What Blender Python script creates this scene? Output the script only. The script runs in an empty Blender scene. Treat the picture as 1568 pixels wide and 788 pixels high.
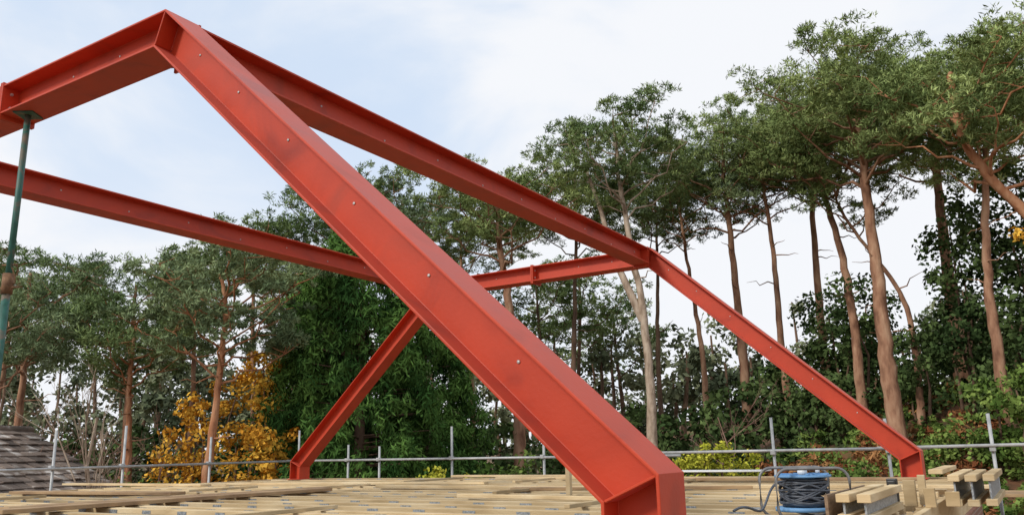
import bpy, math, random
import numpy as np
from mathutils import Vector, Matrix
sc=bpy.context.scene
rng=np.random.default_rng(7); random.seed(7)
sc.view_settings.view_transform='Standard'
try: sc.view_settings.look='None'
except: pass
sc.view_settings.exposure=0

# ------------------------------------------------------------- frame of reference
TH=0.5555
A_=np.array([math.sin(TH),math.cos(TH),0.0])      # along the ridge
C_=np.array([math.cos(TH),-math.sin(TH),0.0])     # across, to the right
P1=np.array([-2.343,5.074,0.0]); EYE=0.44
Z_=np.array([0,0,1.0])
def L3(s,k,z): return P1+s*C_+k*A_+z*Z_
W=4.227; T=3.404; LEN=8.458; ZK=0.342; ZT=3.44; FW=0.272; FD=0.256

# ------------------------------------------------------------- mesh builder
class MB:
    def __init__(s): s.v=[];s.q=[];s.m=[];s.sm=[];s.n=0
    def add(s,v,q,m=0,smooth=False):
        v=np.asarray(v,float).reshape(-1,3); q=np.asarray(q,np.int64).reshape(-1,4)
        s.v.append(v); s.q.append(q+s.n); s.n+=len(v)
        s.m.append(np.full(len(q),m,np.int32)); s.sm.append(np.full(len(q),smooth,bool))
    def box(s,c,ax,ay,az,m=0):
        c=np.asarray(c,float);ax=np.asarray(ax,float);ay=np.asarray(ay,float);az=np.asarray(az,float)
        v=[c+i*ax+j*ay+k*az for k in(-.5,.5) for j in(-.5,.5) for i in(-.5,.5)]
        s.add(v,[[0,2,3,1],[4,5,7,6],[0,1,5,4],[2,6,7,3],[0,4,6,2],[1,3,7,5]],m)
    def tube(s,pts,rad,sides=8,m=0,cap=False,closed=False):
        P=np.asarray(pts,float); R=np.broadcast_to(np.asarray(rad,float),(len(P),)).copy()
        n=len(P)
        if closed: tan=np.roll(P,-1,0)-np.roll(P,1,0)
        else: tan=np.gradient(P,axis=0)
        tan/= (np.linalg.norm(tan,axis=1)[:,None]+1e-9)
        ref=np.array([0,0,1.0]) if abs(tan[:,2]).mean()<.8 else np.array([0,1.0,0.05])
        u=np.cross(tan,ref); u/=(np.linalg.norm(u,axis=1)[:,None]+1e-9); w=np.cross(tan,u)
        if cap and not closed:
            P=np.vstack([P[:1],P,P[-1:]]);u=np.vstack([u[:1],u,u[-1:]]);w=np.vstack([w[:1],w,w[-1:]])
            R=np.concatenate([[1e-4],R,[1e-4]]); n+=2
        a=np.arange(sides)/sides*2*math.pi
        V=(P[:,None]+R[:,None,None]*(np.cos(a)[None,:,None]*u[:,None]+np.sin(a)[None,:,None]*w[:,None])).reshape(-1,3)
        q=[]
        for i in range(n if closed else n-1):
            i2=(i+1)%n
            for j in range(sides):
                j2=(j+1)%sides
                q.append([i*sides+j,i*sides+j2,i2*sides+j2,i2*sides+j])
        s.add(V,q,m,not cap or sides>6)
    def build(s,name,mats,parent=None):
        V=np.concatenate(s.v);Q=np.concatenate(s.q);M=np.concatenate(s.m);S=np.concatenate(s.sm)
        me=bpy.data.meshes.new(name)
        me.vertices.add(len(V)); me.vertices.foreach_set('co',V.ravel())
        me.loops.add(len(Q)*4); me.loops.foreach_set('vertex_index',Q.ravel().astype(np.int32))
        me.polygons.add(len(Q)); me.polygons.foreach_set('loop_start',(np.arange(len(Q))*4).astype(np.int32))
        me.polygons.foreach_set('material_index',M); me.polygons.foreach_set('use_smooth',S)
        for m in mats: me.materials.append(m)
        me.update(calc_edges=True)
        o=bpy.data.objects.new(name,me); sc.collection.objects.link(o)
        if parent: o.parent=parent
        return o
def empty(name):
    e=bpy.data.objects.new(name,None); sc.collection.objects.link(e); return e
def bevel(o,w=.003,seg=2):
    b=o.modifiers.new('bev','BEVEL'); b.width=w; b.segments=seg; b.limit_method='ANGLE'; return o

# ------------------------------------------------------------- materials
def mat(name,stops,scale=5,detail=4,rough=.6,bump=0,bscale=None,stretch=(1,1,1),island=0,diffuse=False,spec=.5,metal=0,dist=0,coords='Object',roughvar=0,sheen=0):
    m=bpy.data.materials.new(name); m.use_nodes=True; nt=m.node_tree; N=nt.nodes; Lk=nt.links
    bs=N['Principled BSDF']; out=N['Material Output']
    tc=N.new('ShaderNodeTexCoord'); mp=N.new('ShaderNodeMapping'); mp.inputs['Scale'].default_value=stretch
    Lk.new(tc.outputs[coords],mp.inputs[0])
    no=N.new('ShaderNodeTexNoise'); no.inputs['Scale'].default_value=scale; no.inputs['Detail'].default_value=detail; no.inputs['Distortion'].default_value=dist
    Lk.new(mp.outputs[0],no.inputs['Vector'])
    cr=N.new('ShaderNodeValToRGB'); e=cr.color_ramp.elements
    e[0].position=stops[0][0]; e[0].color=(*stops[0][1],1); e[1].position=stops[-1][0]; e[1].color=(*stops[-1][1],1)
    for p,c in stops[1:-1]:
        x=e.new(p); x.color=(*c,1)
    Lk.new(no.outputs[0],cr.inputs[0]); col=cr.outputs[0]
    if island:
        g=N.new('ShaderNodeNewGeometry'); mr=N.new('ShaderNodeMapRange'); mr.inputs[3].default_value=1-island; mr.inputs[4].default_value=1+island
        Lk.new(g.outputs['Random Per Island'],mr.inputs[0])
        mx=N.new('ShaderNodeVectorMath'); mx.operation='SCALE'; Lk.new(col,mx.inputs[0]); Lk.new(mr.outputs[0],mx.inputs['Scale']); col=mx.outputs[0]
    if diffuse:
        df=N.new('ShaderNodeBsdfDiffuse'); Lk.new(col,df.inputs[0]); Lk.new(df.outputs[0],out.inputs[0]); N.remove(bs)
        if bump:
            n2=N.new('ShaderNodeTexNoise'); n2.inputs['Scale'].default_value=bscale or scale*3; n2.inputs['Detail'].default_value=2
            Lk.new(mp.outputs[0],n2.inputs['Vector'])
            b=N.new('ShaderNodeBump'); b.inputs['Strength'].default_value=bump; b.inputs['Distance'].default_value=.03
            Lk.new(n2.outputs[0],b.inputs['Height']); Lk.new(b.outputs[0],df.inputs['Normal'])
        return m
    Lk.new(col,bs.inputs['Base Color'])
    bs.inputs['Roughness'].default_value=rough; bs.inputs['Metallic'].default_value=metal
    bs.inputs['Specular IOR Level'].default_value=spec
    if sheen:
        bs.inputs['Sheen Weight'].default_value=sheen; bs.inputs['Sheen Roughness'].default_value=.35; bs.inputs['Sheen Tint'].default_value=(1,.8,.8,1)
    if roughvar:
        mr2=N.new('ShaderNodeMapRange'); mr2.inputs[3].default_value=rough-roughvar; mr2.inputs[4].default_value=rough+roughvar
        Lk.new(no.outputs[0],mr2.inputs[0]); Lk.new(mr2.outputs[0],bs.inputs['Roughness'])
    if bump:
        n2=N.new('ShaderNodeTexNoise'); n2.inputs['Scale'].default_value=bscale or scale*3; n2.inputs['Detail'].default_value=4
        Lk.new(mp.outputs[0],n2.inputs['Vector'])
        b=N.new('ShaderNodeBump'); b.inputs['Strength'].default_value=bump; b.inputs['Distance'].default_value=.02
        Lk.new(n2.outputs[0],b.inputs['Height']); Lk.new(b.outputs[0],bs.inputs['Normal'])
    return m
def leafmat(name,dark,light,scale=.8,island=.35):
    mid=tuple((a+b)/2 for a,b in zip(dark,light))
    return mat(name,[(.36,dark),(.5,mid),(.64,light)],scale=scale,detail=1,island=island,diffuse=True)

M_red=mat('red_oxide_primer',[(.25,(.32,.030,.011)),(.42,(.49,.047,.014)),(.58,(.55,.055,.017)),(.8,(.40,.055,.026))],scale=1.7,detail=9,rough=.50,bump=.05,bscale=50,dist=1.2,roughvar=.12,sheen=.10,spec=.4)
M_bolt_hole=mat('galvanised_bolt_and_hole_disc',[(.3,(.5,.5,.48)),(.7,(.7,.7,.68))],scale=20,rough=.4,metal=.3)  # splice bolts; its pale grey also stands for light through web holes
M_galv=mat('galvanised_tube',[(.3,(.34,.35,.35)),(.7,(.55,.55,.54))],scale=8,detail=6,rough=.5,metal=.25,bump=.1)
M_steel=mat('dull_steel_tube',[(.3,(.16,.16,.16)),(.7,(.30,.29,.28))],scale=12,detail=6,rough=.5,metal=.4)
M_plate=mat('galvanised_plate',[(.4,(.22,.24,.25)),(.6,(.42,.44,.45))],scale=60,detail=2,rough=.45,metal=.4)
M_wood=mat('sawn_pine',[(.25,(.38,.27,.14)),(.5,(.56,.42,.24)),(.75,(.66,.54,.35))],scale=1.6,detail=6,rough=.85,bump=.15,bscale=20,dist=.5,island=.22,stretch=(1,1,4),spec=.2)
M_board=mat('scaffold_board',[(.3,(.22,.13,.07)),(.6,(.38,.25,.13)),(.8,(.46,.32,.18))],scale=3,detail=6,rough=.8,bump=.2,island=.2,stretch=(1,1,3))
M_ply=mat('dark_ply',[(.3,(.16,.10,.06)),(.7,(.30,.20,.12))],scale=12,detail=6,rough=.7,stretch=(1,1,6))
M_bark=mat('pine_bark',[(.3,(.17,.085,.055)),(.5,(.37,.20,.125)),(.7,(.50,.31,.20))],scale=5,detail=4,bump=.6,bscale=14,stretch=(1,1,.35),diffuse=True)
M_barkr=mat('scots_pine_bark',[(.3,(.22,.09,.05)),(.5,(.46,.21,.11)),(.7,(.56,.31,.18))],scale=5,detail=4,bump=.6,bscale=14,stretch=(1,1,.35),diffuse=True)
M_barkp=mat('pale_bark',[(.3,(.24,.17,.12)),(.5,(.47,.36,.27)),(.7,(.60,.49,.38))],scale=5,detail=4,bump=.6,bscale=14,stretch=(1,1,.5),diffuse=True)
M_barkd=mat('dark_bark',[(.3,(.11,.07,.05)),(.7,(.26,.165,.11))],scale=5,detail=3,diffuse=True,stretch=(1,1,.35))
M_twig=mat('reddish_twigs',[(.3,(.26,.14,.11)),(.7,(.40,.26,.20))],scale=3,diffuse=True)
M_pine=leafmat('pine_needles',(.145,.20,.07),(.34,.41,.155))
M_pine2=leafmat('pine_needles_deep',(.10,.155,.06),(.24,.31,.12))
M_pine3=leafmat('pine_needles_bluish',(.13,.18,.09),(.29,.36,.18))
M_cyp=leafmat('cypress_fronds',(.035,.085,.022),(.12,.22,.05),scale=1.2)
M_dark=leafmat('evergreen_leaves',(.04,.07,.025),(.12,.175,.06),scale=.7)
M_shrub=leafmat('laurel_leaves',(.08,.14,.03),(.22,.30,.075),scale=.9)
M_brk=leafmat('bracken_fronds',(.22,.08,.035),(.42,.22,.09),scale=1.1)
M_yg=leafmat('yellow_green_leaves',(.28,.30,.03),(.55,.52,.07),scale=1.5)
M_yel=leafmat('autumn_leaves',(.52,.24,.03),(.85,.52,.08),scale=1.5)
M_far=leafmat('distant_leaves',(.09,.115,.065),(.24,.26,.15),scale=.25)
M_black=mat('black_plastic',[(.3,(.02,.02,.02)),(.7,(.035,.035,.035))],rough=.4)
M_blue=mat('blue_plastic',[(.3,(.12,.28,.50)),(.7,(.17,.36,.62))],scale=10,rough=.5)
M_cable=mat('dark_cable',[(.3,(.04,.05,.065)),(.7,(.10,.11,.13))],scale=30,rough=.45)
M_green=mat('green_prop_paint',[(.35,(.02,.09,.065)),(.5,(.03,.13,.10)),(.58,(.10,.11,.08)),(.7,(.20,.14,.10))],scale=7,detail=8,rough=.55,bump=.1,dist=1)
M_rust=mat('rusty_steel',[(.3,(.10,.045,.02)),(.7,(.26,.14,.07))],scale=25,detail=6,rough=.8,bump=.3)
M_white=mat('white_paint',[(.3,(.7,.7,.68)),(.7,(.8,.8,.78))],rough=.5)
M_tile=mat('roof_tiles',[(.3,(.10,.075,.06)),(.55,(.20,.15,.12)),(.68,(.50,.46,.42))],scale=3,detail=6,rough=.85,bump=.3,island=.4)
M_litter=mat('leaf_litter',[(.3,(.05,.07,.02)),(.42,(.12,.07,.035)),(.55,(.22,.10,.05)),(.68,(.10,.14,.035)),(.8,(.16,.20,.05))],scale=.9,detail=8,rough=.95,bump=.8,bscale=9)
M_glass=mat('window_glass',[(.3,(.03,.035,.04)),(.7,(.05,.055,.06))],rough=.08)
M_brick=bpy.data.materials.new('brickwork'); M_brick.use_nodes=True
nt=M_brick.node_tree; bt=nt.nodes.new('ShaderNodeTexBrick'); tc=nt.nodes.new('ShaderNodeTexCoord')
mp=nt.nodes.new('ShaderNodeMapping'); mp.inputs['Rotation'].default_value=(math.radians(90),0,0)
bt.inputs['Color1'].default_value=(.32,.13,.08,1);bt.inputs['Color2'].default_value=(.22,.09,.06,1);bt.inputs['Mortar'].default_value=(.4,.37,.33,1);bt.inputs['Scale'].default_value=4.5
nt.links.new(tc.outputs['Object'],mp.inputs[0]);nt.links.new(mp.outputs[0],bt.inputs[0]);nt.links.new(bt.outputs[0],nt.nodes['Principled BSDF'].inputs['Base Color'])

# ------------------------------------------------------------- terrain
def sst(t): t=np.clip(t,0,1); return t*t*(3-2*t)
def ground(x,y):
    x=np.asarray(x,float);y=np.asarray(y,float)
    z=-2.8+4.2*sst((x-1)/15)*sst((y-12)/16)+1.2*sst((y-18)/25)
    z=z+.18*np.sin(x*.7+1)*np.cos(y*.6)+.08*np.sin(x*2.1)*np.sin(y*1.9)
    return z
n=220
g=np.linspace(-1,1,n); gx=np.sign(g)*(np.abs(g)*40+np.abs(g)**5*760); gy=gx+18
X,Y=np.meshgrid(gx,gy,indexing='ij'); Zg=ground(X,Y)
V=np.stack([X,Y,Zg],-1).reshape(-1,3); I=np.arange(n*n).reshape(n,n)
Q=np.stack([I[:-1,:-1],I[1:,:-1],I[1:,1:],I[:-1,1:]],-1).reshape(-1,4)
mb=MB(); mb.add(V,Q,0,True); mb.build('ground',[M_litter])

# ------------------------------------------------------------- steel frames
def isec(fw,fd,tf=.016,tw=.011):
    h=fw/2
    return [(0,-h),(0,h),(tf,h),(tf,tw/2),(fd-tf,tw/2),(fd-tf,h),(fd,h),(fd,-h),(fd-tf,-h),(fd-tf,-tw/2),(tf,-tw/2),(tf,-h)]
def sweep(mb,path,k0,sec,m=0):
    P=[np.array(p,float) for p in path]; n=len(P)
    dirs=[(P[i+1]-P[i])/np.linalg.norm(P[i+1]-P[i]) for i in range(n-1)]
    nor=[np.array([d[1],-d[0]]) for d in dirs]
    rings=[]
    for i in range(n):
        if i==0: mv=nor[0]
        elif i==n-1: mv=nor[-1]
        else:
            b=nor[i-1]+nor[i]; mv=b/(b@nor[i])
        rings.append([L3((P[i]+mv*a)[0],k0+kk,(P[i]+mv*a)[1]) for a,kk in sec])
    for i in range(n-1):
        v=np.array(rings[i]+rings[i+1]); c=len(sec)
        q=[[j,(j+1)%c,c+(j+1)%c,c+j] for j in range(c)]
        mb.add(v,q,m)
        for off in (0,c):
            if (i==0 and off==0) or (i==n-2 and off==c):
                mb.add(v[off:off+c],[[0,1,2,11],[3,4,9,10],[5,6,7,8]],m)
sec=isec(FW,FD)
path=[(-W-T,0.012),(-W-T,ZK),(-W,ZT),(0,ZT),(T,ZK),(T,0.012)]
sl=math.atan2(ZT-ZK,T); ud=np.array([math.cos(sl),-math.sin(sl)])
def frame(k0,name):
    e=empty(name)
    mb=MB(); sweep(mb,path,k0,sec); o=mb.build('portal_members',[M_red],e); bevel(o,.004,2)
    mb=MB()
    for ds in(-.012,.012):
        mb.box(L3(-W/2+ds,k0,ZT-FD/2-.01),C_*.02,A_*(FW+.012),Z_*(FD+.06))
    for s in (T-FD/2,-W-T+FD/2):
        mb.box(L3(s,k0,.006),C_*(FD+.08),A_*(FW+.06),Z_*.012)
    def stiff(sA,zA,sB,zB):
        d=np.array([sB-sA,zB-zA]);l=np.linalg.norm(d);d/=l; nn=(-d[1],d[0])
        for sg in(-1,1):
            kc=k0+sg*(FW/4+.003)
            mb.box(L3((sA+sB)/2,kc,(zA+zB)/2),(C_*d[0]+Z_*d[1])*(l-.034),A_*(FW/2-.012),(C_*nn[0]+Z_*nn[1])*.012)
    a=FD*math.tan((math.pi/2-sl)/2)
    stiff(T,ZK,T-FD,ZK-a); stiff(-W-T,ZK,-W-T+FD,ZK-a)
    b=FD*math.tan(sl/2)
    stiff(0,ZT,-b,ZT-FD); stiff(-W,ZT,-W+b,ZT-FD)
    o=mb.build('plates',[M_red],e); bevel(o,.003,1)
    mb=MB()
    for (s1,z1,s2,z2) in((T-.02,ZK-.012,T-FD+.02,ZK-a+.01),(-.006,ZT-.018,-b+.006,ZT-FD+.018)):
        for sg in(-1,1):
            for off in(-.010,.010):
                t=np.linspace(0,1,26)
                mb.tube([L3(s1+(s2-s1)*x+off,k0+sg*(.0065+.0012*math.sin(x*90)),z1+(z2-z1)*x) for x in t],.0045,5,0)
    mb.build('weld_beads',[M_red],e)
    mb=MB()
    up=np.array([math.sin(sl),math.cos(sl)])
    for i,dd in enumerate([.42,.98,1.62,2.35,3.05,3.75]):  # pale discs on the rafter web in place of open, see-through holes
        c=np.array([0,ZT])+ud*dd-up*(FD*.42)
        for sg in(-1,1):
            p=L3(c[0],k0+sg*.0055,c[1]); mb.tube([p,p+A_*sg*.004],.009,8,0,cap=True)
    for s in(-.7,-1.3,-2.9,-3.6):  # same pale hole stand-ins along the top member
        for sg in(-1,1):
            p=L3(s,k0+sg*.0055,ZT-.10); mb.tube([p,p+A_*sg*.004],.009,8,0,cap=True)
    for kk in(-.07,.07):
        for zz in(-.07,-.19):
            p=L3(-W/2-.035,k0+kk,ZT+zz);mb.tube([p,p+C_*.07],.013,6,0,cap=True)
    mb.build('bolts_and_hole_discs',[M_bolt_hole],e)  # web discs imitate lit holes; only the splice ones are bolts
frame(FW/2,'steel_portal_frame'); frame(LEN+FW/2,'steel_portal_frame')
def ridge(sc0,name):
    e=empty(name); mb=MB(); h=FW/2; tf=.016; hw=.0055
    z0=ZT-.003; z1=ZT-FD+.003
    prof=[(-h,z0),(h,z0),(h,z0-tf),(hw,z0-tf),(hw,z1+tf),(h,z1+tf),(h,z1),(-h,z1),(-h,z1+tf),(-hw,z1+tf),(-hw,z0-tf),(-h,z0-tf)]
    k1=FW+.002; k2=LEN-.002
    v=[L3(sc0+a,k,z) for k in(k1,k2) for a,z in prof]
    q=[[j,(j+1)%12,12+(j+1)%12,12+j] for j in range(12)]+[[0,1,2,11],[3,4,9,10],[5,6,7,8]]+[[12,13,14,23],[15,16,21,22],[17,18,19,20]]
    mb.add(v,q); o=mb.build('longitudinal_beam',[M_red],e); bevel(o,.004,2)
    mb=MB()
    for k in(k1+.02,k2-.02): mb.box(L3(sc0,k,ZT-FD/2-.01),C_*(FW-.02),A_*.018,Z_*(FD+.05))
    mb.build('end_plates',[M_red],e)
    mb=MB()
    for i in range(10):  # pale discs added on the web to imitate holes letting light through
        k=.8+i*.82
        for sg in(-1,1):
            p=L3(sc0+sg*.0055,k,ZT-(.1 if i%2 else .15)); mb.tube([p,p+C_*sg*.004],.010,8,0,cap=True)
    mb.build('bolts_and_hole_discs',[M_bolt_hole],e)
ridge(-FW/2-.004,'steel_ridge_beam'); ridge(-W+FW/2+.004,'steel_ridge_beam')

# ------------------------------------------------------------- acrow prop
e=empty('adjustable_steel_prop')
px,py=(L3(-1.93,FW/2,0))[:2]
ztop=ZT-FD
mb=MB(); V3=lambda z,dx=0,dy=0: np.array([px+dx,py+dy,z])
mb.tube([V3(1.62),V3(ztop-.01)],.024,14,0,cap=True)
mb.tube([V3(.01),V3(1.75)],.030,14,0,cap=True); mb.build('tubes',[M_green],e)
mb=MB(); mb.tube([V3(1.70),V3(1.86)],.041,14,0,cap=True); mb.tube([V3(1.75,-.11,.02),V3(1.75,.11,-.02)],.008,8,0,cap=True)
mb.tube([V3(1.93,-.06,0),V3(1.93,.06,0)],.007,8,0,cap=True)
t=np.linspace(0,1,16); mb.tube([V3(1.90-.12*math.sin(x*math.pi),.05+.02*math.sin(x*6),-.05+.1*x) for x in t],.005,6,0)
mb.build('collar_and_pin',[M_rust],e)
mb=MB()
mb.box(V3(ztop-.005),(.16,0,0),(0,.16,0),(0,0,.01)); mb.box(V3(.006),(.16,0,0),(0,.16,0),(0,0,.01)); mb.build('plates',[M_green],e)

# ------------------------------------------------------------- building under the deck
SL,SR,KN,KF=-8.25,3.95,-3.6,9.3
e=empty('brick_building')
mb=MB()
for (s1,k1,s2,k2) in [(SL,KN,SR,KN),(SR,KN,SR,KF),(SR,KF,SL,KF),(SL,KF,SL,KN)]:
    a=L3(s1,k1,0);b=L3(s2,k2,0);d=b-a;l=np.linalg.norm(d);d/=l;nn=np.cross(d,Z_)
    mb.box((a+b)/2+np.array([0,0,-1.95])-nn*.15,d*(l-.3),nn*.3,Z_*3.3)
mb.build('walls',[M_brick],e)
mb=MB(); mb.box(L3((SL+SR)/2,(KN+KF)/2,-2.9),C_*(SR-SL-.7),A_*(KF-KN-.7),Z_*.1); mb.build('lower_floor',[M_ply],e)
# open-web joists
e=empty('open_web_joist_deck')
mt=MB(); mm=MB()
k=KN+.25; j=0
while k<KF:
    dz=random.uniform(-.008,.008); ds=random.uniform(-.1,.1); rot=random.uniform(-.004,.004)
    dirv=C_+A_*rot; L=SR-SL-.25
    c=L3((SL+SR)/2+ds*.4,k,-.0235+dz)
    mt.box(c,dirv*L,A_*.097,Z_*.047); mt.box(c-Z_*.207,dirv*L,A_*.097,Z_*.047)
    for x in np.arange(-L/2+.15,L/2-.5,.5):
        for sg in(-1,1):
            off=A_*sg*.0505
            for (x1,x2) in((0,.22),(.28,.5)):
                p=c+dirv*(x+x1)+off+Z_*(-.02 if x1 else -.18); q=c+dirv*(x+x2)+off+Z_*(-.18 if x1 else -.02)
                dd=q-p; l=np.linalg.norm(dd)
                mm.box((p+q)/2,dd,A_*.004,np.cross(dd/l,A_)*.028)
            mm.box(c+dirv*(x+.25)+off-Z_*.006,dirv*.12,A_*.003,Z_*.034)
            mm.box(c+dirv*(x+.0)+off-Z_*.207,dirv*.15,A_*.003,Z_*.040)
    k+=.45 if j%6 else .30; j+=1
o=mt.build('timber_chords',[M_wood],e); bevel(o,.003,1)
mm.build('metal_webs',[M_plate],e)
mb=MB()
mb.box(L3(SR+.0,(KN+KF)/2,-.12),A_*(KF-KN),C_*.045,Z_*.24)
mb.box(L3(SL-.0,(KN+KF)/2,-.12),A_*(KF-KN),C_*.045,Z_*.24)
for i in range(10):
    s=random.uniform(SL+1,SR-1);k=random.uniform(1,8.6)
    mb.box(L3(s,k,.024),A_*random.uniform(.5,1.6),C_*.05,Z_*.030)
o=mb.build('rim_and_noggins',[M_wood],e); bevel(o,.003,1)
def board(s,k,ang,l,w=.225,t=.038,z=.03,m=M_board,name='scaffold_board'):
    mb=MB(); d=A_*math.cos(ang)+C_*math.sin(ang); nn=np.cross(Z_,d)
    mb.box(L3(s,k,z),d*l,nn*w,Z_*t); bevel(mb.build(name,[m]),.004,1)
def sk(x,y):
    d=np.array([x,y,0])-P1; return float(d@C_),float(d@A_)
s,k=sk(-3.4,8.9); board(s,k,.0,3.9); board(s-.26,k+.2,.015,3.9,z=.032)
s,k=sk(-5.5,11); board(s,k,1.5,3.2,m=M_board)
for (x,y,a,l,w,m) in[(-2.5,12.5,1.45,4.6,.15,M_wood),(-.5,10.2,1.62,3.2,.1,M_wood),(1.2,9.2,1.3,2.6,.2,M_board),(2.8,8.6,1.5,3.6,.1,M_wood),
    (3.3,10.8,1.6,3.4,.22,M_board),(1.6,12.3,1.57,4.5,.12,M_wood),(.4,7.6,1.66,2.4,.1,M_wood),(-6.5,14.3,1.6,4,.2,M_wood),(.3,14.2,1.6,3.4,.2,M_wood)]:
    s,k=sk(x,y); board(s,k,a,l,w,.034,z=.026+random.uniform(0,.012),m=m,name='loose_timber')
s,k=sk(2.6,12.9); board(s,k,1.57,2.4,.5,.02,z=.09,m=M_white,name='insulation_sheet')
s,k=sk(.52,8.5); mb=MB(); mb.box(L3(s,k,.15),C_*.045,A_*.05,Z_*.30); mb.build('timber_upright',[M_wood])

# edge stack of joist offcuts on the right
e=empty('joist_offcut_stack')
mt=MB();mm=MB();mp_=MB()
def joist(c,d,l,h=.25,w=.075,plate=True):
    nn=np.cross(Z_,d)
    mt.box(c+Z_*(h/2-.0235),d*l,nn*w,Z_*.047); mt.box(c-Z_*(h/2-.0235),d*l,nn*w,Z_*.047)
    if plate:
        mm.box(c,d*(l*.96),nn*.012,Z_*(h-.094))
d=A_*1.0
joist(L3(3.66,2.75,.08),d,1.3,.16); joist(L3(3.78,2.7,.08),d,1.25,.16)
mp_.box(L3(3.57,2.72,.08),d*1.25,C_*.018,Z_*.15)
for i,(s,k,h,w) in enumerate([(3.84,3.55,.18,.08),(3.97,3.5,.13,.07),(4.10,3.62,.10,.09),(3.90,3.75,.21,.05)]):
    mt.box(L3(s,k,h/2),C_*w,A_*.05,Z_*h)
for s,k,l in((4.10,4.6,1.5),(4.21,4.55,1.4),(4.32,4.7,1.5)): joist(L3(s,k,.095),d,l,.22)
mt.box(L3(3.95,4.9,.215),d*1.3,C_*.1,Z_*.035)
o=mt.build('timbers',[M_wood],e); bevel(o,.003,1)
mm.build('steel_webs',[M_plate],e); mp_.build('ply_face',[M_ply],e)
mb=MB(); mb.box(L3(3.72,3.62,.10),C_*.07,A_*.06,Z_*.18); mb.box(L3(3.72,3.58,.16),C_*.05,A_*.05,Z_*.03); bevel(mb.build('black_bracket',[M_black],e),.006,2)

# ------------------------------------------------------------- cable reel
e=empty('cable_reel'); cx,cy=1.85,5.5; zb=.03
def ring(mb,z,r,h,m=0,sides=40): mb.tube([(cx,cy,z),(cx,cy,z+h)],r,sides,m,cap=True)
mb=MB(); ring(mb,zb,.185,.024);ring(mb,zb+.208,.175,.014);ring(mb,zb,.07,.22)
for i in range(8):
    a=i*math.pi/4; mb.box((cx+.12*math.cos(a),cy+.12*math.sin(a),zb+.227),(.10*math.cos(a),.10*math.sin(a),0),(-.012*math.sin(a),.012*math.cos(a),0),(0,0,.008))
mb.build('drum',[M_blue],e)
mb=MB()
for lay in range(13):
    z=zb+.036+lay*.0134; r=.138+.014*math.sin(lay*2.1)+random.uniform(-.006,.006); a=np.linspace(0,2*math.pi,40,endpoint=False)
    mb.tube(np.stack([cx+r*np.cos(a),cy+r*np.sin(a),z+.006*np.sin(a*2+lay*1.7)],1),.0085,6,0,closed=True)
a=np.linspace(0,2*math.pi,40,endpoint=False)
for q in range(7):
    ph=q*1.3; r=.15; mb.tube(np.stack([cx+r*np.cos(a),cy+r*np.sin(a),zb+.115+.065*np.sin(a+ph)],1),.0075,6,0,closed=True)
t=np.linspace(0,1,30)
mb.tube(np.stack([cx-.14-.45*t,cy-.08-.45*t+.05*np.sin(t*7),zb+.16*(1-t)**2+.03+.03*np.sin(t*9)],1),.008,6,0)
mb.build('cable',[M_cable],e)
mb=MB()
def rrect(w,h,r,n=6):
    P=[]
    for (sx,sz,a0) in((1,1,0),(-1,1,90),(-1,-1,180),(1,-1,270)):
        for i in range(n+1):
            an=math.radians(a0+90*i/n); P.append((sx*(w/2-r)+r*math.cos(an),sz*(h/2-r)+r*math.sin(an)))
    return P
for yy in(-.2,.2):
    mb.tube([(cx+a,cy+yy*.9,zb+.11+b) for a,b in rrect(.46,.31,.08)],.0095,8,0,closed=True)
mb.tube([(cx,cy-.18,zb+.265),(cx,cy+.18,zb+.265)],.0085,8,0,cap=True)
mb.tube([(cx,cy-.18,zb-.02),(cx,cy+.18,zb-.02)],.0085,8,0,cap=True)
mb.build('tube_stand',[M_steel],e)
mb=MB(); ring(mb,zb+.226,.03,.03,0,20); mb.tube([(cx+.1,cy,zb+.233),(cx+.1,cy,zb+.262)],.014,12,0,cap=True); mb.build('hub_and_knob',[M_white],e)

# ------------------------------------------------------------- scaffold guard rail
e=empty('scaffold_guard_rail')
mb=MB(); cp=MB()
def rail(s1,k1,s2,k2,z1,z2,r=.024): mb.tube([L3(s1,k1,z1),L3(s2,k2,z2)],r,10,0,cap=True)
KC=10.5; SC=-9.6
rail(SC-.3,KC,-.5,KC+.02,.33,.31); rail(-1.2,KC+.07,3.3,KC+.07,.36,.36); rail(2.6,KC,11,KC-.1,.37,.42)
rail(SC,-4,SC,KC+.4,.28,.33); rail(5.3,KC-.06,11,KC-.1,.02,.05)
rail(SC,-4,SC,KC+.4,-.7,-.7); rail(SC-.3,KC,11,KC,-.7,-.7)
posts=[(SC-.06,k,z) for k,z in((-3,.95),(-1,1),(1.1,.98),(3.0,1.0),(5.0,.95),(6.3,1.05),(8.2,.85))]
posts+=[(s,KC+.06,z) for s,z in((SC,1.0),(-8.1,.65),(-7.2,.6),(-5.3,.95),(-3.2,.8),(1.05,.88),(2.75,.8),(4.1,.82),(5.6,.85),(8,.9))]
for s,k,z in posts:
    g0=float(ground(*L3(s,k,0)[:2])); lean=random.uniform(-.012,.012)
    mb.tube([L3(s,k,g0-.1),L3(s+lean,k,z)],.024,10,0,cap=True)
    cp.box(L3(s,k-.03,.33),C_*.08,A_*.09,Z_*.07)
mb.build('tubes',[M_galv],e); bevel(cp.build('couplers',[M_galv],e),.01,2)
e=empty('scaffold_platform'); mb=MB()
for i in range(4): mb.box(L3((SC+6)/2,9.55+i*.24,-.24),C_*(6-SC),A_*.22,Z_*.038)
for i in range(4): mb.box(L3(SC+.2+i*.24,3,-.24),A_*12,C_*.22,Z_*.038)
mb.build('boards',[M_board],e)
e=empty('scaffold_guard_rail'); mb=MB()
x,y=7.1,7.7
mb.tube([(4.45,5.9,-2.8),(4.45,5.9,.17)],.024,10,0,cap=True)
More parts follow.
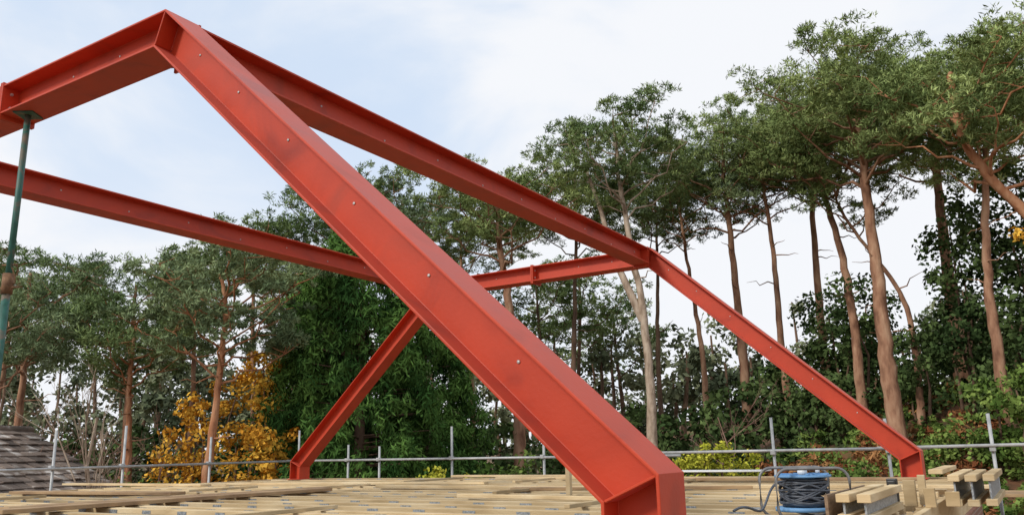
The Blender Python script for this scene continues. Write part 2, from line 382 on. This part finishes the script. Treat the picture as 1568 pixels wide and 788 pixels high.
mb.tube([(x-1.7,y,-2.8),(x-1.7,y,.0)],.024,10,0,cap=True); mb.build('tubes',[M_galv],e)

# ------------------------------------------------------------- neighbouring tiled roof, left
e=empty('tiled_roof_house')
R0=np.array([-12.3,17.2,1.15])
dr=np.array([.25,.968,0]); ds=np.array([.968,-.25,0]); pitch=math.radians(27)
mb=MB()
for side in(1,-1):
    sd=ds*side*math.cos(pitch)-Z_*math.sin(pitch); nn=np.cross(sd,dr)*(-side); nn=nn if nn[2]>0 else -nn
    mb.box(R0+sd*2.1-nn*.06,sd*4.2,dr*5.6,nn*.05,1)
    for i in range(15):
        for j in range(22):
            c=R0+sd*(.14+i*.28)+dr*(-2.8+.127+j*.2545)+nn*random.uniform(0,.03)
            tl=(sd+nn*.12)
            mb.box(c+nn*.018,tl*.31,dr*.235,nn*.03)
mb.tube([R0-dr*2.85+Z_*.0,R0+dr*2.85+Z_*.0],.11,12,0,cap=True)
mb.build('roof',[M_tile,M_ply],e)
mb=MB(); mb.box(R0+np.array([0,0,-3.35]),ds*6.8,dr*5.0,Z_*2.8); mb.build('walls',[M_brick],e)
mb=MB(); mb.box(R0+ds*3.41+np.array([0,0,-3.2]),ds*.05,dr*1.3,Z_*1.1); mb.build('window',[M_glass],e)
mb=MB(); 
for q in(-.68,0,.68): mb.box(R0+ds*3.43+dr*q+np.array([0,0,-3.2]),ds*.07,dr*.06,Z_*1.2)
mb.build('window_frame',[M_white],e)

# ------------------------------------------------------------- vegetation
def unit(n):
    u=rng.normal(size=(n,3)); return u/np.linalg.norm(u,axis=1)[:,None]
def leaves(mb,C,R,per,L=.2,Wd=.06,flat=.6,up=.3,m=1,power=3.0,rnd=.55,out=.45,droop=0):
    C=np.asarray(C,float).reshape(-1,3); R=np.broadcast_to(np.asarray(R,float),(len(C),))
    idx=np.repeat(np.arange(len(C)),per); N=len(idx); u=unit(N); rr=rng.random(N)**(1/power)
    sc_=np.array([1,1,flat]); pos=C[idx]+u*(rr*R[idx])[:,None]*sc_
    nn=u+np.array([0,0,up])+unit(N)*rnd; nn/=np.linalg.norm(nn,axis=1)[:,None]
    d=np.cross(nn,unit(N)); d/=(np.linalg.norm(d,axis=1)[:,None]+1e-9)
    d=d+u*out; d[:,2]-=droop; d/=np.linalg.norm(d,axis=1)[:,None]
    sd=np.cross(d,nn); sd/=(np.linalg.norm(sd,axis=1)[:,None]+1e-9)
    l=L*(.7+.6*rng.random(N))[:,None]; w=Wd*(.7+.6*rng.random(N))[:,None]
    v=np.stack([pos-d*l*.5,pos+sd*w*.5,pos+d*l*.5,pos-sd*w*.5],1).reshape(-1,3)
    mb.add(v,np.arange(N*4).reshape(-1,4),m)
def curve(a,b,sag,n=5,jit=.08):
    a=np.asarray(a,float);b=np.asarray(b,float);t=np.linspace(0,1,n)[:,None]
    P=a*(1-t)+b*t; P[:,2]+=sag*np.sin(t[:,0]*math.pi); l=np.linalg.norm(b-a)
    P[1:-1]+=rng.normal(size=(n-2,3))*jit*l*.5; return P
def pine(x,y,top,cb,R,r,shift=(0,0),nl=16,name='pine_tree',bark=None,leaf=None,per=260,pr=.62,path=None,lower=3,fork=None,ppl=6,L=.17,Wd=.032):
    bark=bark or M_bark; leaf=leaf or M_pine
    top=top*.915; cb=cb*.97
    mb=MB(); g=float(ground(x,y))-.2
    cxx,cyy=x+shift[0],y+shift[1]
    if path is None:
        t=np.linspace(0,1,9); w1,w2=rng.normal(size=2)*.2
        hx=g+(top-.6-g)*t
        P=np.stack([x+shift[0]*sst((t-.45)/.5)+w1*np.sin(t*5),y+shift[1]*t+w2*np.sin(t*4),hx],1)
        P[:,0]-=P[0,0]-x
    else: P=np.array(path,float)
    zz=(P[:,2]-P[0,2])/(P[-1,2]-P[0,2]); rad=r*(1-.72*zz); rad[0]*=1.3
    tt=np.linspace(0,len(P)-1,33); Pf=np.stack([np.interp(tt,np.arange(len(P)),P[:,i]) for i in range(3)],1); rf=np.interp(tt,np.arange(len(P)),rad)
    for _ in range(4): Pf[1:-1]=(Pf[:-2]+Pf[2:]+2*Pf[1:-1])/4
    Pf[1:-1]+=rng.normal(size=(31,3))*r*.08
    mb.tube(Pf,rf*(1+rng.normal(size=33)*.03),10,0)
    def at(z):
        return np.array([np.interp(z,Pf[:,2],Pf[:,0]),np.interp(z,Pf[:,2],Pf[:,1]),z]) , float(np.interp(z,Pf[:,2],rf))
    C=[];RR=[]
    a0=rng.random()*6.28
    for i in range(nl):
        t=(i+.5)/nl; az=a0+i*2.4+rng.normal()*.25
        z0=cb-.7+(top-cb)*.86*t; prof=math.sin(math.pi*min(1,(.32+.46*t)))**.6
        rl=R*prof*rng.uniform(.7,1.12)
        o,ro=at(min(z0,P[-1,2]-.1))
        cen=np.array([np.interp(z0,[cb,top],[o[0],cxx]),np.interp(z0,[cb,top],[o[1],cyy]),0])
        end=np.array([cen[0]+rl*math.cos(az),cen[1]+rl*math.sin(az),min(top-.15-.05*rl*rl*.4,z0+rl*rng.uniform(.3,.6)+.35)])
        P2=curve(o,end,-rl*.05,7,.07); r2=np.linspace(max(.03,ro*.42),.012,7)
        mb.tube(P2,r2,6,0)
        n=max(3,int(ppl*prof+rng.integers(0,2)))
        for j in range(n):
            f=rng.uniform(.45,1.0) if j else 1.0
            b=np.array([np.interp(f,np.linspace(0,1,7),P2[:,q]) for q in range(3)])
            off=unit(1)[0]*R*.27*np.array([1,1,.35]); off[2]=abs(off[2])+.08
            c=b+off
            if c[2]>top-.1: c[2]=top-.1-rng.random()*.3
            mb.tube(curve(b,c,0,3,.05),[.016,.010,.006],4,0)
            C.append(c);RR.append(pr*rng.uniform(.65,1.2))
    for i in range(lower):
        z0=g+(cb-g)*rng.uniform(.45,1); o,ro=at(z0); az=rng.random()*6.28; l=rng.uniform(.4,1.3)
        mb.tube(curve(o,o+np.array([math.cos(az)*l,math.sin(az)*l,rng.uniform(-.2,.5)]),0,5,.1),[.028,.022,.016,.011,.005],5,0)
    if fork:
        for f in fork:
            f=np.array(f,float); rr=np.linspace(r*.75,.05,len(f)*4); ti=np.linspace(0,len(f)-1,len(f)*4)
            mb.tube(np.stack([np.interp(ti,np.arange(len(f)),f[:,q]) for q in range(3)],1),rr,9,0)
    C=np.array(C);RR=np.array(RR)
    sub=11; idx=np.repeat(np.arange(len(C)),sub); uu=unit(len(idx)); uu[:,2]=uu[:,2]*.36+.1
    C2=C[idx]+uu*RR[idx][:,None]*.9; R2=RR[idx]*rng.uniform(.2,.36,len(idx))
    leaves(mb,C2,R2,max(8,per//sub),L,Wd,.65,.6,out=1.0,droop=-.3)
    return mb.build(name,[bark,leaf])

D=pine
# right group
D(10.9,24,13.0,8.9,3.2,.28,nl=23,bark=M_bark,pr=.74,per=350,ppl=7)
D(11.2,27,13.7,9.4,3.0,.19,shift=(-.7,0),nl=20,pr=.7)
D(8.3,30,13.4,9.0,3.0,.22,nl=20,pr=.74)
D(7.1,32,12.8,8.9,2.6,.14,leaf=M_pine2,nl=14)
D(4.15,26,12.7,8.6,2.5,.19,shift=(-.5,0),bark=M_barkp,nl=17,fork=[[(4.15,26,4.4),(3.75,26,5.4),(3.3,26.1,6.6),(3.0,26.3,8.2),(2.6,26.4,9.6)]],leaf=M_pine2)
D(9.7,29,13.6,9.2,2.6,.16,shift=(-.5,.3),nl=14,leaf=M_pine3)
D(11.8,31,15.2,10.2,3.0,.20,nl=16)
D(15.2,28,15.8,10.4,3.5,.26,nl=20,pr=.76,per=320)
D(13.1,22,12.6,8.6,2.7,.18,nl=18,bark=M_bark,shift=(.4,0))
D(17.2,24,13.4,8,3.0,.24,nl=14)
D(2.3,30,12.2,8.2,2.2,.14,nl=14,bark=M_barkd)
D(5.9,33,12.9,8.8,2.5,.13,nl=14,bark=M_barkd,leaf=M_pine3)
D(14,20,11.4,7.5,2.7,.24,nl=19,bark=M_barkr,pr=.68,per=330,path=[(14.6,20,-.2),(14.3,20,2.6),(13.4,20,5.6),(12.3,20,6.9),(11.7,20,8.0),(11.6,20,9.2),(11.7,20,9.9)])
D(12.6,26,10.5,7.8,1.8,.12,nl=9,bark=M_bark,ppl=4,shift=(-1.8,0))
# centre
D(.1,27,10.8,7.2,2.6,.25,shift=(-.6,0),nl=18)
D(-4.1,30,11.4,7.4,2.7,.18,nl=17,leaf=M_pine3)
D(-1.9,33,11.4,7.7,2.6,.15,nl=15)
D(-5.9,28,10.8,6.6,2.0,.15,nl=14,leaf=M_pine2,bark=M_barkd)
D(3.0,38,9.9,5,2.6,.15,nl=12,leaf=M_pine2,bark=M_barkd,per=150,Wd=.05)
D(1.3,36,9.0,5,2.2,.15,nl=10,leaf=M_pine2,bark=M_barkd,per=150,Wd=.05)
D(5.2,41,8.6,4,2.8,.15,nl=10,leaf=M_pine2,bark=M_barkd,per=150,Wd=.05)
# left
D(-7.35,20,5.9,2.9,2.5,.15,shift=(.1,0),nl=19,bark=M_barkr,leaf=M_pine3,pr=.48,per=260,path=[(-7.35,20,-2.9),(-7.4,20,-1),(-7.25,20,1),(-7.15,20,2.6),(-7.1,20,4.2),(-7.3,20,4.9)])
D(-8.6,27,9.0,6.8,1.6,.13,nl=9,leaf=M_pine2)
D(-11,28,8.4,6.0,1.5,.13,nl=8)
D(-15.6,26,7.6,3.8,2.6,.18,nl=14,leaf=M_pine2)
D(-12.6,27,7.4,4.0,2.3,.17,nl=12,leaf=M_pine3)
D(-18,29,8.2,4.4,2.8,.16,nl=13,leaf=M_pine2)
D(-6.9,27,7.4,4.2,1.8,.16,nl=10)
D(-10.6,23,5.2,2.7,2.0,.14,nl=11,leaf=M_pine2,bark=M_barkr)
D(-13.8,22,5.6,3.0,2.1,.15,nl=11,bark=M_bark,leaf=M_pine3)

def blob(name,lobes,leaf,bark=None,per=260,L=.14,Wd=.09,flat=.85,up=.2,stems=True,sub=16):
    mb=MB(); C=[];R=[]
    for (x,y,z,r) in lobes:
        if stems:
            g=float(ground(x,y)); mb.tube(curve((x+rng.normal()*.2,y,g-.1),(x,y,z),0,6,.05),np.linspace(.07,.02,6),6,0)
        u=unit(sub); c=np.array([x,y,z])+u*r*np.array([1,1,flat])*rng.uniform(.55,1.0,sub)[:,None]
        C.append(c); R.append(np.full(sub,r)*rng.uniform(.25,.45,sub))
    leaves(mb,np.concatenate(C),np.concatenate(R),max(10,per//4),L,Wd,.8,up,1,2.5,.8)
    return mb.build(name,[bark or M_barkd,leaf])
def cypress(x,y,top,rb,name='cypress_tree',N=800):
    mb=MB(); g=float(ground(x,y)); mb.tube([(x,y,g-.1),(x,y,top-.3)],[.2,.03],8,0)
    t=rng.random(N)**1.2; az=rng.random(N)*6.283
    z=g+.2+(top-g-.2)*t
    rad=rb*(1-t)**.55*(1+.14*np.sin(az*5+z*2)+.10*rng.normal(size=N))*np.where(rng.random(N)<.2,.7,1)
    C=np.stack([x+rad*np.cos(az),y+rad*np.sin(az),z],1)
    leaves(mb,C,rng.uniform(.14,.34,N),62,.20,.045,1.5,0,1,2.5,.6,out=.3,droop=1.0)
    for i in range(0,N,6): mb.tube([(x,y,C[i,2]-.1),C[i]],[.03,.01],4,0)
    return mb.build(name,[M_barkd,M_cyp])
cypress(-4.1,22,7.2,2.5,N=1200); cypress(-5.6,23.5,6.2,1.9,N=650); cypress(-2.7,24.5,6.3,2.0,N=700)
blob('autumn_maple_tree',[(-7.7,23,2.2,.8),(-6.9,22.6,2.9,.7),(-8.2,21.5,.7,.9),(-7.0,21,.7,.9),(-6.4,22,1.9,.7),(-8.8,22,.2,.8),(-7.6,21,-.3,1.0),(-6.1,21,-.1,.8),(-6.1,20.8,.9,.7),(-5.8,20.8,.2,.6),(-7.9,21,1.5,.6)],M_yel,per=130,L=.12,Wd=.09)
blob('autumn_beech_tree',[(10.9,16.5,4.6,.5),(11.2,16.5,3.8,.6),(11.5,17,3.2,.5)],M_yel,per=90,L=.1,Wd=.07,sub=10)
blob('laurel_shrub',[(-10.8,20,-.6,1.0),(-9.7,20.5,-.7,1.0),(-11.8,20.5,-.9,.9),(-8.8,20.5,-1.0,.8)],M_shrub,per=160)
blob('laurel_shrub',[(-2.6,21,-.9,1.0),(-1.2,22,-.6,1.1),(.4,23,-.6,1.1),(-3.6,20,-1.2,.8)],M_shrub,per=160)
blob('golden_shrub',[(3.9,19,-.15,.55),(4.6,19,-.05,.6),(5.2,19.3,-.1,.5),(4.2,19,.15,.4)],M_yg,per=140,L=.1,Wd=.06)
blob('golden_shrub',[(-1.9,20,-.4,.6),(-1.2,20.3,-.5,.5)],M_yg,per=140,L=.1,Wd=.06)
blob('bramble_thicket',[(x,21+rng.random()*2,float(ground(x,22))+.4,.8) for x in np.arange(2,15,1.0)]+[(x,18.3+rng.random()*1.2,float(ground(x,19))+.25,.55) for x in np.arange(6,14,.9)],M_shrub,per=140,L=.14,Wd=.09)
# bracken and fern on the bank
lob=[];lob2=[]
for i in range(110):
    x=rng.uniform(8,17); y=rng.uniform(19,29); lob.append((x,y,float(ground(x,y))+.2,rng.uniform(.35,.75)))
for i in range(80):
    x=rng.uniform(8,17); y=rng.uniform(19,29); lob2.append((x,y,float(ground(x,y))+.25,rng.uniform(.35,.75)))
blob('bracken_patch',lob,M_brk,per=90,L=.18,Wd=.06,flat=.6,sub=10,stems=False)
blob('fern_patch',lob2,M_shrub,per=90,L=.18,Wd=.07,flat=.6,sub=10,stems=False)
lob=[]
for x in np.arange(-20,20,1.35):
    y=27+rng.random()*5; h=float(ground(x,y)); lob+= [(x,y,h+.8,1.4),(x+.6,y+1,h+2.0+rng.random()*.8,1.3)]
blob('holly_understory',lob,M_dark,per=160,L=.24,Wd=.15)
lob=[]
for x,y,zt in((13.6,25,7.0),(15.0,24,8.0),(16.6,25,8.0),(12.4,28,5.5),(14.5,22,4.5),(16,21,5.0),(17.5,22,6.5),(11.5,29,5.0),(12.3,26,2.6),(10.6,27.5,2.6)):
    h=float(ground(x,y))
    for z in np.arange(h+.8,zt,1.0): lob.append((x+rng.normal()*.4,y+rng.normal()*.4,z,1.25))
blob('holly_tree',lob,M_dark,per=190,L=.17,Wd=.11)
lob=[]
for x,y,zt in((12.6,20,1.7),(14.3,18.5,3.2),(13.4,17,1.8),(11.9,21.5,1.6)):
    h=float(ground(x,y))
    for z in np.arange(h+.5,zt,.7): lob.append((x+rng.normal()*.3,y,z,.8))
blob('rhododendron_shrub',lob,M_shrub,per=150)

# distant woods: one object
mb=MB(); C=[];R=[]
for i in range(110):
    x=rng.uniform(-42,42); y=rng.uniform(38,60); g=float(ground(x,y))
    e_=.150 if x/y>.02 else .165
    if x/y>.33: e_=.18
    zt=.44+y*(e_*rng.uniform(.6,1.05)); r=rng.uniform(.1,.2)
    mb.tube(curve((x,y,g-.2),(x+rng.normal()*.4,y,zt-.5),0,6,.02),np.linspace(r,.05,6),6,0)
    for z in np.arange(g+1.0,zt,.95):
        C.append((x+rng.normal()*1.3,y+rng.normal()*1,z)); R.append(rng.uniform(.6,1.2))
leaves(mb,C,R,110,.34,.2,.75,.3,1,2.5,.8)
mb.build('distant_woods',[M_barkd,M_far])

def bare(name,x,y,top,mat_,r=.05,seed=1,spread=.45,depth=5):
    rs=np.random.default_rng(seed); mb=MB(); g=float(ground(x,y))
    def br(p,d,l,r,dep):
        n=5; P=[p]; dd=d.copy()
        for i in range(n-1):
            dd=dd+rs.normal(size=3)*.09; dd[2]+=.03; dd/=np.linalg.norm(dd); P.append(P[-1]+dd*l/(n-1))
        mb.tube(P,np.linspace(r,r*.6,n),5 if dep>2 else 3,0)
        if dep==0: return
        for i in range(3 if dep<depth else 6):
            f=rs.uniform(.35,1); q=P[min(n-1,int(f*(n-1)))+0]
            nd=dd+rs.normal(size=3)*spread; nd/=np.linalg.norm(nd); br(q,nd,l*rs.uniform(.4,.62),max(.003,r*.45),dep-1)
    br(np.array([x,y,g-.1]),np.array([0.02,0,1.0]),(top-g)*.72,r,depth)
    mb.build(name,[mat_])
bare('birch_tree',-9.55,19,3.3,M_barkp,.05,3,.32,4)
for i,(x,y,t) in enumerate([(-10.8,19,1.4),(-8.9,18.8,1.0),(-12.0,20,1.9),(-10.2,20.5,1.8),(6.1,24,2.6),(-11.4,21,2.2),(-9.2,21,1.6),(-12.8,21.5,2.4)]):
    bare('bare_shrub',x,y,t,M_twig,.022,10+i,.5,5 if i in(2,5) else 4)

# ------------------------------------------------------------- world & sun
w=bpy.data.worlds.new('World'); sc.world=w; w.use_nodes=True; nt=w.node_tree; N=nt.nodes; Lk=nt.links
bg=N['Background']; sky=N.new('ShaderNodeTexSky'); sky.sky_type='NISHITA'; sky.sun_disc=False
SE=math.radians(34); sdir=Vector((-.72,-.60,0)).normalized()
sky.sun_elevation=SE; sky.sun_rotation=math.atan2(sdir.x,sdir.y)
sky.air_density=1.0; sky.dust_density=1.0; sky.ozone_density=1.0
s1=N.new('ShaderNodeVectorMath'); s1.operation='MULTIPLY'; s1.inputs[1].default_value=(.15,.15,.15); Lk.new(sky.outputs[0],s1.inputs[0])
tc=N.new('ShaderNodeTexCoord'); mp=N.new('ShaderNodeMapping'); mp.inputs['Scale'].default_value=(1,1,1.8); mp.inputs['Location'].default_value=(.3,.1,.4)
Lk.new(tc.outputs['Generated'],mp.inputs[0])
no=N.new('ShaderNodeTexNoise'); no.inputs['Scale'].default_value=2.6; no.inputs['Detail'].default_value=6; no.inputs['Roughness'].default_value=.52; no.inputs['Distortion'].default_value=.4
Lk.new(mp.outputs[0],no.inputs['Vector'])
mr=N.new('ShaderNodeMapRange'); mr.inputs[1].default_value=.36; mr.inputs[2].default_value=.62; mr.inputs[3].default_value=.22; mr.inputs[4].default_value=1.0; mr.interpolation_type='SMOOTHSTEP'
Lk.new(no.outputs[0],mr.inputs[0])
sx=N.new('ShaderNodeSeparateXYZ'); Lk.new(tc.outputs['Generated'],sx.inputs[0])
hz=N.new('ShaderNodeMapRange'); hz.inputs[1].default_value=.05; hz.inputs[2].default_value=.38; hz.inputs[3].default_value=.6; hz.inputs[4].default_value=0; Lk.new(sx.outputs[2],hz.inputs[0])
ad=N.new('ShaderNodeMath'); ad.operation='ADD'; ad.use_clamp=True; Lk.new(mr.outputs[0],ad.inputs[0]); Lk.new(hz.outputs[0],ad.inputs[1])
hzm=N.new('ShaderNodeMix'); hzm.data_type='RGBA'; hzm.inputs[0].default_value=.88; Lk.new(s1.outputs[0],hzm.inputs[6]); hzm.inputs[7].default_value=(.62,.77,.98,1)
mx=N.new('ShaderNodeMix'); mx.data_type='RGBA'; Lk.new(ad.outputs[0],mx.inputs[0]); Lk.new(hzm.outputs[2],mx.inputs[6]); mx.inputs[7].default_value=(.92,.94,.98,1)
Lk.new(mx.outputs[2],bg.inputs[0]); bg.inputs[1].default_value=1.0
sl_=bpy.data.lights.new('sun','SUN'); sl_.energy=2.1; sl_.angle=math.radians(10); sl_.color=(1,.95,.87)
so=bpy.data.objects.new('sun',sl_); sc.collection.objects.link(so)
dv=Vector((sdir.x*math.cos(SE),sdir.y*math.cos(SE),math.sin(SE))); so.rotation_euler=dv.to_track_quat('Z','Y').to_euler()

# ------------------------------------------------------------- camera
cd=bpy.data.cameras.new('camera'); co=bpy.data.objects.new('camera',cd); sc.collection.objects.link(co); sc.camera=co
cd.sensor_width=36; cd.lens=1255.3/1568*36; cd.clip_end=3000; cd.clip_start=.05
p=.2316; r=.0215
Rv=Vector((1,0,0)); Uv=Vector((0,-math.sin(p),math.cos(p))); Fv=Vector((0,math.cos(p),math.sin(p)))
cr=Rv*math.cos(r)-Uv*math.sin(r); cu=Rv*math.sin(r)+Uv*math.cos(r)
M=Matrix(((cr.x,cu.x,-Fv.x),(cr.y,cu.y,-Fv.y),(cr.z,cu.z,-Fv.z))).to_4x4(); M.translation=Vector((0,0,EYE)); co.matrix_world=M
